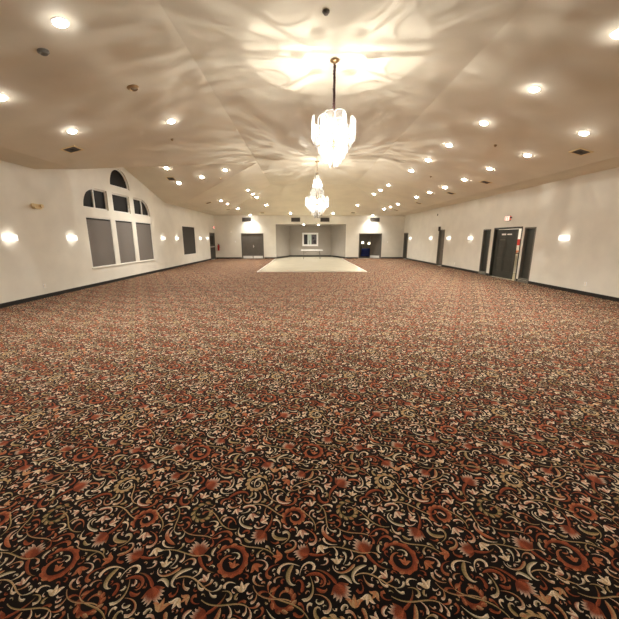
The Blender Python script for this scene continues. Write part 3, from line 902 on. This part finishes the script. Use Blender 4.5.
# ------------------------------------------------------------------ ceiling fixtures
def orient(p):
    n = ceil_n(p); z = -n                      # local +z points up into the ceiling
    x = Vector((1, 0, 0)); x = (x-z*x.dot(z)).normalized(); y = z.cross(x)
    m = Matrix((x, y, z)).transposed().to_4x4(); m.translation = p+n*.002
    return m
DOWN = 104
def downlight_proto():
    t = empty('downlight')
    bm = bmesh.new(); lathe(bm, [(.075, -.004), (.085, -.012), (.105, -.008), (.11, 0)], 24, cap=False); link('trim_ring', bm, M['plastic'], t)
    bm = bmesh.new(); lathe(bm, [(.076, -.004), (.070, -.02), (.045, -.034), (.004, -.040)], 20); link('lens', bm, M['lamp'], t, smooth=True)
    s = lamp('downlight_lamp', 'SPOT', DOWN, (0, 0, -.06), (1, .96, .89), t, .07, spot_size=math.radians(130), spot_blend=.8)
    return t
dp = None
def downlight(p, lab):
    global dp
    if dp is None: dp = downlight_proto(); o = dp
    else: o = copy_tree(dp)
    o.matrix_world = orient(p); tag(o, lab, 'ceiling light', 'recessed ceiling downlights')
    return o
inR = [(619.5, 33), (534.5, 89), (484, 123), (449, 145), (428, 160), (411.3, 170.5), (388.5, 185), (380.5, 190), (374, 194)]
outR = [(584, 133), (527.5, 155), (490, 168.5), (464.5, 179.5), (445, 187), (429.5, 192.3), (416.5, 197), (398, 204), (390.5, 206.7), (384, 209)]
inL = [(60, 22), (171, 121), (225.3, 170), (248, 189.8), (253, 193.8), (257, 197.3)]
outL = [(0, 97), (72, 131), (221, 200.5), (227.5, 203.7), (238, 208.5)]
gab = [(166.5, 168), (179, 183), (201.7, 177)]
for nm, row in (('inner row of lights on the right slope', inR), ('outer row of lights on the right slope', outR), ('inner row of lights on the left slope', inL), ('outer row of lights on the left slope', outL)):
    for i, (a, b) in enumerate(row):
        p = on_ceiling(a, b); 
        if p is None: continue
        which = 'nearest' if i == 0 else ('farthest' if i == len(row)-1 else ORD[i]+' nearest')
        downlight(p, 'lit downlight, %s in the %s' % (which, nm))
for (a, b), lab in zip(gab, ('left of the vent by the arched window ridge', 'just right of the vent near the arched window', 'between the gable vent and the inner row')):
    downlight(on_ceiling(a, b), 'lit downlight on the window gable ceiling, '+lab)
for (a, b), lab in zip([(266, 205), (357.5, 205), (290.5, 213.2), (333, 213.3), (250, 215.6), (372.8, 215.8)],
        ('left of the far chandelier, higher one', 'right of the far chandelier, higher one', 'above the left alcove grille', 'above the right alcove grille', 'just above the grille over the grey double door', 'just above the grille over the far doorway')):
    p = on_ceiling(a, b)
    if p.y > YF-.3: p = Vector((p.x*(YF-.5)/p.y, YF-.5, ZE))
    downlight(p, 'lit downlight at the far end, '+lab)
for x, lab in ((0, 'left'), (1.28, 'right')):
    p = Vector((x, 28.55, AZ))
    o = copy_tree(dp); m = Matrix.Identity(4); m.translation = (x, 28.55, AZ-.002); o.matrix_world = m
    tag(o, 'lit downlight in the alcove ceiling, %s of the two' % lab, 'ceiling light', 'recessed ceiling downlights')
# unlit swivel fixture and small domes
p = on_ceiling(133, 87.5)
t = empty('gimbal_light', orient(p)); tag(t, 'unlit bronze recessed light on the left slope', 'ceiling light')
bm = bmesh.new(); lathe(bm, [(.06, -.004), (.075, -.03), (.10, -.012), (.11, 0)], 24, cap=False); link('trim_ring', bm, M['brass'], t)
bm = bmesh.new(); lathe(bm, [(.06, -.005), (.05, -.022), (.004, -.03)], 20, Matrix.Translation((.01, 0, 0))); link('lens', bm, M['unlit'], t, smooth=True)
def dome(px, py, lab, name='smoke_detector', r=.075, m='trimgrey', cat='smoke detector'):
    p = on_ceiling(px, py); t = empty(name, orient(p)); tag(t, lab, cat)
    bm = bmesh.new(); lathe(bm, [(r, 0), (r, -.012), (r*.85, -.02)], 20); link('base', bm, M[m], t)
    bm = bmesh.new(); lathe(bm, [(r*.8, -.0205), (r*.6, -.04), (r*.15, -.048)], 20); link('cover', bm, M[m], t)
dome(43, 51, 'grey round detector near the brightest left downlight')
dome(326, 11, 'small round detector on the flat ceiling above the near chandelier', r=.05)
for px, py, lab in ((172, 139, 'sprinkler head below the second inner downlight on the left slope'), (495.5, 145, 'sprinkler head between the two rows on the right slope'),
                    (431, 176.5, 'sprinkler head farther down the right slope'), (220.5, 178.3, 'sprinkler head beneath the gable valley on the left')):
    dome(px, py, 'tiny dark '+lab, 'sprinkler_head', .04, 'brass', 'sprinkler')
# supply vents
def ceil_vent(px, py, lab, s=.18):
    p = on_ceiling(px, py); t = empty('ceiling_vent', orient(p)); tag(t, lab, 'vent', 'supply vents in the ceiling')
    link('backing', nbox(-s*.85, s*.85, -s*.85, s*.85, -.004, -.001), M['ventdark'], t)
    bm = bmesh.new(); ringbars(bm, rect(-s, s, -s, s), .035, -.014, -.001); link('frame', bm, M['cream'], t)
    bm = bmesh.new()
    for k in (.25, .45, .65): ringbars(bm, rect(-s*k-.02, s*k+.02, -s*k-.02, s*k+.02), .022, -.010, -.006)
    link('louvres', bm, M['vent'], t)
rv = [(581, 151.6), (485.5, 182), (450.6, 193), (418.5, 203), (396, 210), (353, 212.7)]
lv = [(72, 149.2), (171, 178.6), (208.5, 202.7), (228, 209.4), (262.3, 212.8)]
rl = ['square vent by the nearest outer downlight on the right slope', 'second vent along the right slope', 'third vent along the right slope', 'fourth vent along the right slope', 'farthest vent along the right slope', 'vent at the far end right of the far chandelier']
ll = ['square vent by the near outer downlight on the left slope', 'vent on the window gable ceiling', 'vent past the gable near the left wall', 'farthest vent near the left wall', 'vent at the far end above the grey double door']
for (a, b), l in list(zip(rv, rl))+list(zip(lv, ll)): ceil_vent(a, b, 'dark '+l)

# ------------------------------------------------------------------ chandeliers
def crystal_bar(bm, x, y, z0, z1, a, w=.013):
    ca, sa = math.cos(a), math.sin(a)
    pr = ((-w/2, 0), (w/2, 0), (0, w*.7))
    tip = bm.verts.new((x, y, z0-.012))
    lo = [bm.verts.new((x-sa*u+ca*v, y+ca*u+sa*v, z0)) for u, v in pr]; hi = [bm.verts.new((x-sa*u+ca*v, y+ca*u+sa*v, z1)) for u, v in pr]
    for i in range(3):
        j = (i+1) % 3; bm.faces.new((lo[i], lo[j], hi[j], hi[i])); bm.faces.new((lo[j], lo[i], tip))
    bm.faces.new(hi)
def petal(t, r, a, w, zb, zt, lab=None):
    """an arched panel of crystal bars hung around the frame"""
    ca, sa = math.cos(a), math.sin(a)
    P = lambda u, z: Vector((r*ca-sa*u, r*sa+ca*u, z))
    bm = bmesh.new(); n = 10; hw_ = w/2; rz = zt-hw_*.75
    arc = [P(-hw_, zb)]+[P(-hw_*math.cos(PI*i/n), rz+hw_*.75*math.sin(PI*i/n)) for i in range(n+1)]+[P(hw_, zb)]
    tube(bm, arc, .009, 5)
    o = link('petal_rim', bm, M['crystal'], t)
    bm = bmesh.new(); k = max(5, int(w/.022))
    for i in range(k):
        u = -hw_+w*(i+.5)/k; top = rz+hw_*.75*math.sqrt(max(0, 1-(u/hw_)**2))-.012
        p = P(u, 0); crystal_bar(bm, p.x, p.y, zb-.03*math.cos(u/hw_*1.4), top, a)
    link('crystal_bars', bm, M['clear'], o)
def tier(t, r, z0, z1, k, rr=0., name='crystal_tier'):
    bm = bmesh.new()
    for i in range(k):
        a = 2*PI*(i+rr)/k; 
        if rnd.random() < .12: continue
        a += rnd.uniform(-.3, .3)/k*6.28*.5; q = r+rnd.uniform(-.012, .012)
        crystal_bar(bm, q*math.cos(a), q*math.sin(a), z0+.012*(i % 2), z1, a, .015)
    ring = [(r*math.cos(2*PI*i/36), r*math.sin(2*PI*i/36), z1) for i in range(36)]
    tube(bm, ring, .006, 4, closed=True)
    return link(name, bm, M['crystal'], t)
def chain(t, z0, z1, m, step=.042):
    bm = bmesh.new(); z = z0; i = 0
    while z < z1-.01:
        pts = []
        for k in range(10):
            a = 2*PI*k/10; u, v = .016*math.cos(a), .028*math.sin(a)
            pts.append((u, 0, z+.02+v) if i % 2 == 0 else (0, u, z+.02+v))
        tube(bm, pts, .005, 5, closed=True); z += step; i += 1
    return link('chain', bm, m, t)
CX = .51
LC = (1, .955, .875)
def gobo(o):
    # light leaving a cut-crystal shade is broken into streaks; upward light is left smooth
    l = o.data; l.use_nodes = True; nt = l.node_tree; N = nt.nodes.new; K = nt.links.new
    em = nt.nodes['Emission']
    geo = N('ShaderNodeNewGeometry'); sp_ = N('ShaderNodeSeparateXYZ'); K(geo.outputs['Incoming'], sp_.inputs[0])
    def mth(op, a, b=None):
        n = N('ShaderNodeMath'); n.operation = op
        for i, v in enumerate((a, b)):
            if v is None: continue
            if isinstance(v, (int, float)): n.inputs[i].default_value = v
            else: K(v, n.inputs[i])
        return n.outputs[0]
    x, y, z = sp_.outputs
    r = mth('SQRT', mth('ADD', mth('MULTIPLY', x, x), mth('ADD', mth('MULTIPLY', y, y), 1e-5)))
    cb = N('ShaderNodeCombineXYZ'); K(mth('DIVIDE', x, r), cb.inputs[0]); K(mth('DIVIDE', y, r), cb.inputs[1]); K(mth('MULTIPLY', z, .8), cb.inputs[2])
    n = N('ShaderNodeTexNoise'); n.inputs['Scale'].default_value = 15.0; n.inputs['Detail'].default_value = 5; n.inputs['Roughness'].default_value = .65
    K(cb.outputs[0], n.inputs['Vector'])
    mr = N('ShaderNodeMapRange'); mr.inputs['From Min'].default_value = .40; mr.inputs['From Max'].default_value = .62; mr.inputs['To Min'].default_value = .12; mr.inputs['To Max'].default_value = 2.3
    K(n.outputs['Fac'], mr.inputs['Value'])
    f = N('ShaderNodeMapRange'); f.inputs['From Min'].default_value = .76; f.inputs['From Max'].default_value = .91; K(r, f.inputs['Value'])
    mx = N('ShaderNodeMix'); K(f.outputs[0], mx.inputs[0]); mx.inputs[2].default_value = .42; K(mr.outputs[0], mx.inputs[3])
    K(mx.outputs[0], em.inputs['Strength'])
def chandelier_near():
    q = on_ceiling(334.7, 60); t = empty('chandelier', loc=(q.x, q.y, ZF)); t.scale = (1.04,)*3; tag(t, 'near crystal chandelier with arched glass petals on a long dark chain', 'chandelier')
    bm = bmesh.new(); lathe(bm, [(.075, -.001), (.08, -.012), (.06, -.03), (.02, -.05), (.012, -.075)], 20); link('ceiling_canopy', bm, M['brass'], t, smooth=True)
    chain(t, -.80, -.07, M['chain'])
    bm = bmesh.new(); tube(bm, [(.005*math.cos(i*1.7), .005*math.sin(i*1.7), -.07-i*.0152) for i in range(47)], [.021+.010*(i % 3 == 0) for i in range(47)], 7)
    link('cord_sleeve', bm, M['chain'], t)
    bm = bmesh.new(); lathe(bm, [(.004, -.78), (.022, -.80), (.026, -.84), (.018, -.86), (.012, -.90), (.012, -1.5)], 14); 
    for r_, z_ in ((.33, -1.21), (.26, -1.32), (.2, -1.38)):
        tube(bm, [(r_*math.cos(2*PI*i/32), r_*math.sin(2*PI*i/32), z_) for i in range(32)], .006, 5, closed=True)
        for k in range(4): tube(bm, [(0, 0, z_), (r_*math.cos(k*PI/2), r_*math.sin(k*PI/2), z_)], .005, 4)
    link('frame', bm, M['brass'], t)
    for i in range(8): petal(t, .37, 2*PI*(i+.25)/8, .19, -1.22, -.87-.05*(i % 2))
    for i in range(4): petal(t, .20, 2*PI*(i+.5)/4+.30, .20, -1.2, -.815)
    for r_, a_, b_, k_ in ((.36, -1.27, -1.08, 56), (.31, -1.36, -1.14, 48), (.255, -1.44, -1.2, 40), (.20, -1.52, -1.26, 32), (.14, -1.60, -1.32, 24), (.075, -1.67, -1.4, 14)):
        tier(t, r_, a_, b_, k_, .3*r_)
    for k in range(6):
        a = 2*PI*k/6; bm = bmesh.new(); lathe(bm, [(.008, 0), (.022, .02), (.024, .05), (.012, .085), (.002, .10)], 10, Matrix.Translation((.13*math.cos(a), .13*math.sin(a), -1.16)))
        link('bulb', bm, M['bulb'], t, smooth=True)
    for k in range(3):
        a = 2*PI*(k+.4)/3; gobo(lamp('chandelier_lamp', 'POINT', CH1/3, (.10*math.cos(a), .10*math.sin(a), -1.04), LC, t, .01))
    lamp('chandelier_lower_lamp', 'POINT', CH1*1.3, (0, .04, -1.42), LC, t, .01)
def chandelier_far():
    q = on_ceiling(317.2, 161.3); t = empty('chandelier', loc=(q.x, q.y, ZF)); t.scale = (1.16, 1.16, 1.05); tag(t, 'far tall crystal chandelier, narrow at the top and wide near the bottom', 'chandelier')
    bm = bmesh.new(); lathe(bm, [(.075, -.001), (.08, -.012), (.06, -.03), (.02, -.05), (.012, -.075)], 20); link('ceiling_canopy', bm, M['brass'], t, smooth=True)
    chain(t, -.42, -.07, M['brass'])
    bm = bmesh.new(); lathe(bm, [(.012, -.41), (.012, -1.95)], 8)
    for r_, z_ in ((.05, -.5), (.09, -.9), (.40, -1.52), (.3, -1.7)):
        tube(bm, [(r_*math.cos(2*PI*i/32), r_*math.sin(2*PI*i/32), z_) for i in range(32)], .006, 5, closed=True)
        for k in range(4): tube(bm, [(0, 0, z_), (r_*math.cos(k*PI/2), r_*math.sin(k*PI/2), z_)], .005, 4)
    link('frame', bm, M['brass'], t)
    for r_, a_, b_, k_ in ((.05, -.58, -.42, 12), (.085, -.75, -.52, 18), (.13, -.92, -.68, 26), (.175, -1.08, -.85, 34), (.215, -1.22, -1.0, 42), (.25, -1.36, -1.12, 46),
                           (.36, -1.72, -1.5, 56), (.30, -1.82, -1.56, 50), (.235, -1.92, -1.62, 42), (.165, -2.01, -1.7, 30), (.09, -2.1, -1.8, 18)):
        tier(t, r_, a_, b_, k_, .3*r_)
    for i in range(10): petal(t, .40, 2*PI*(i+.25)/10, .18, -1.64, -1.30)
    for k in range(6):
        a = 2*PI*k/6; bm = bmesh.new(); lathe(bm, [(.008, 0), (.022, .02), (.024, .05), (.012, .085), (.002, .10)], 10, Matrix.Translation((.13*math.cos(a), .13*math.sin(a), -1.5)))
        link('bulb', bm, M['bulb'], t, smooth=True)
    gobo(lamp('chandelier_lamp', 'POINT', CH2*.55, (.03, 0, -.80), LC, t, .01))
    gobo(lamp('chandelier_lower_lamp', 'POINT', CH2, (0, .04, -1.60), LC, t, .01))
CH1, CH2 = 50, 95
chandelier_near(); chandelier_far()

lamp('vestibule_lamp', 'POINT', 30, (XR+1.3, 13.9, 2.3), (1, .92, .8), None, .1)
lamp('storeroom_lamp', 'POINT', 22, (5.4, 30.4, 2.4), (1, .85, .6), None, .1)

# ------------------------------------------------------------------ world and render look
w = bpy.data.worlds.new('world'); sc.world = w; w.use_nodes = True
w.node_tree.nodes['Background'].inputs[0].default_value = (.02, .02, .025, 1)
sc.view_settings.view_transform = 'Standard'; sc.view_settings.look = 'None'
sc.view_settings.gamma = 1; sc.view_settings.use_curve_mapping = False
sc.view_settings.exposure = 1.5
sc.cycles.use_denoising = True
sc.cycles.max_bounces = 8; sc.cycles.diffuse_bounces = 5; sc.cycles.transparent_max_bounces = 24
sc.cycles.sample_clamp_indirect = 6
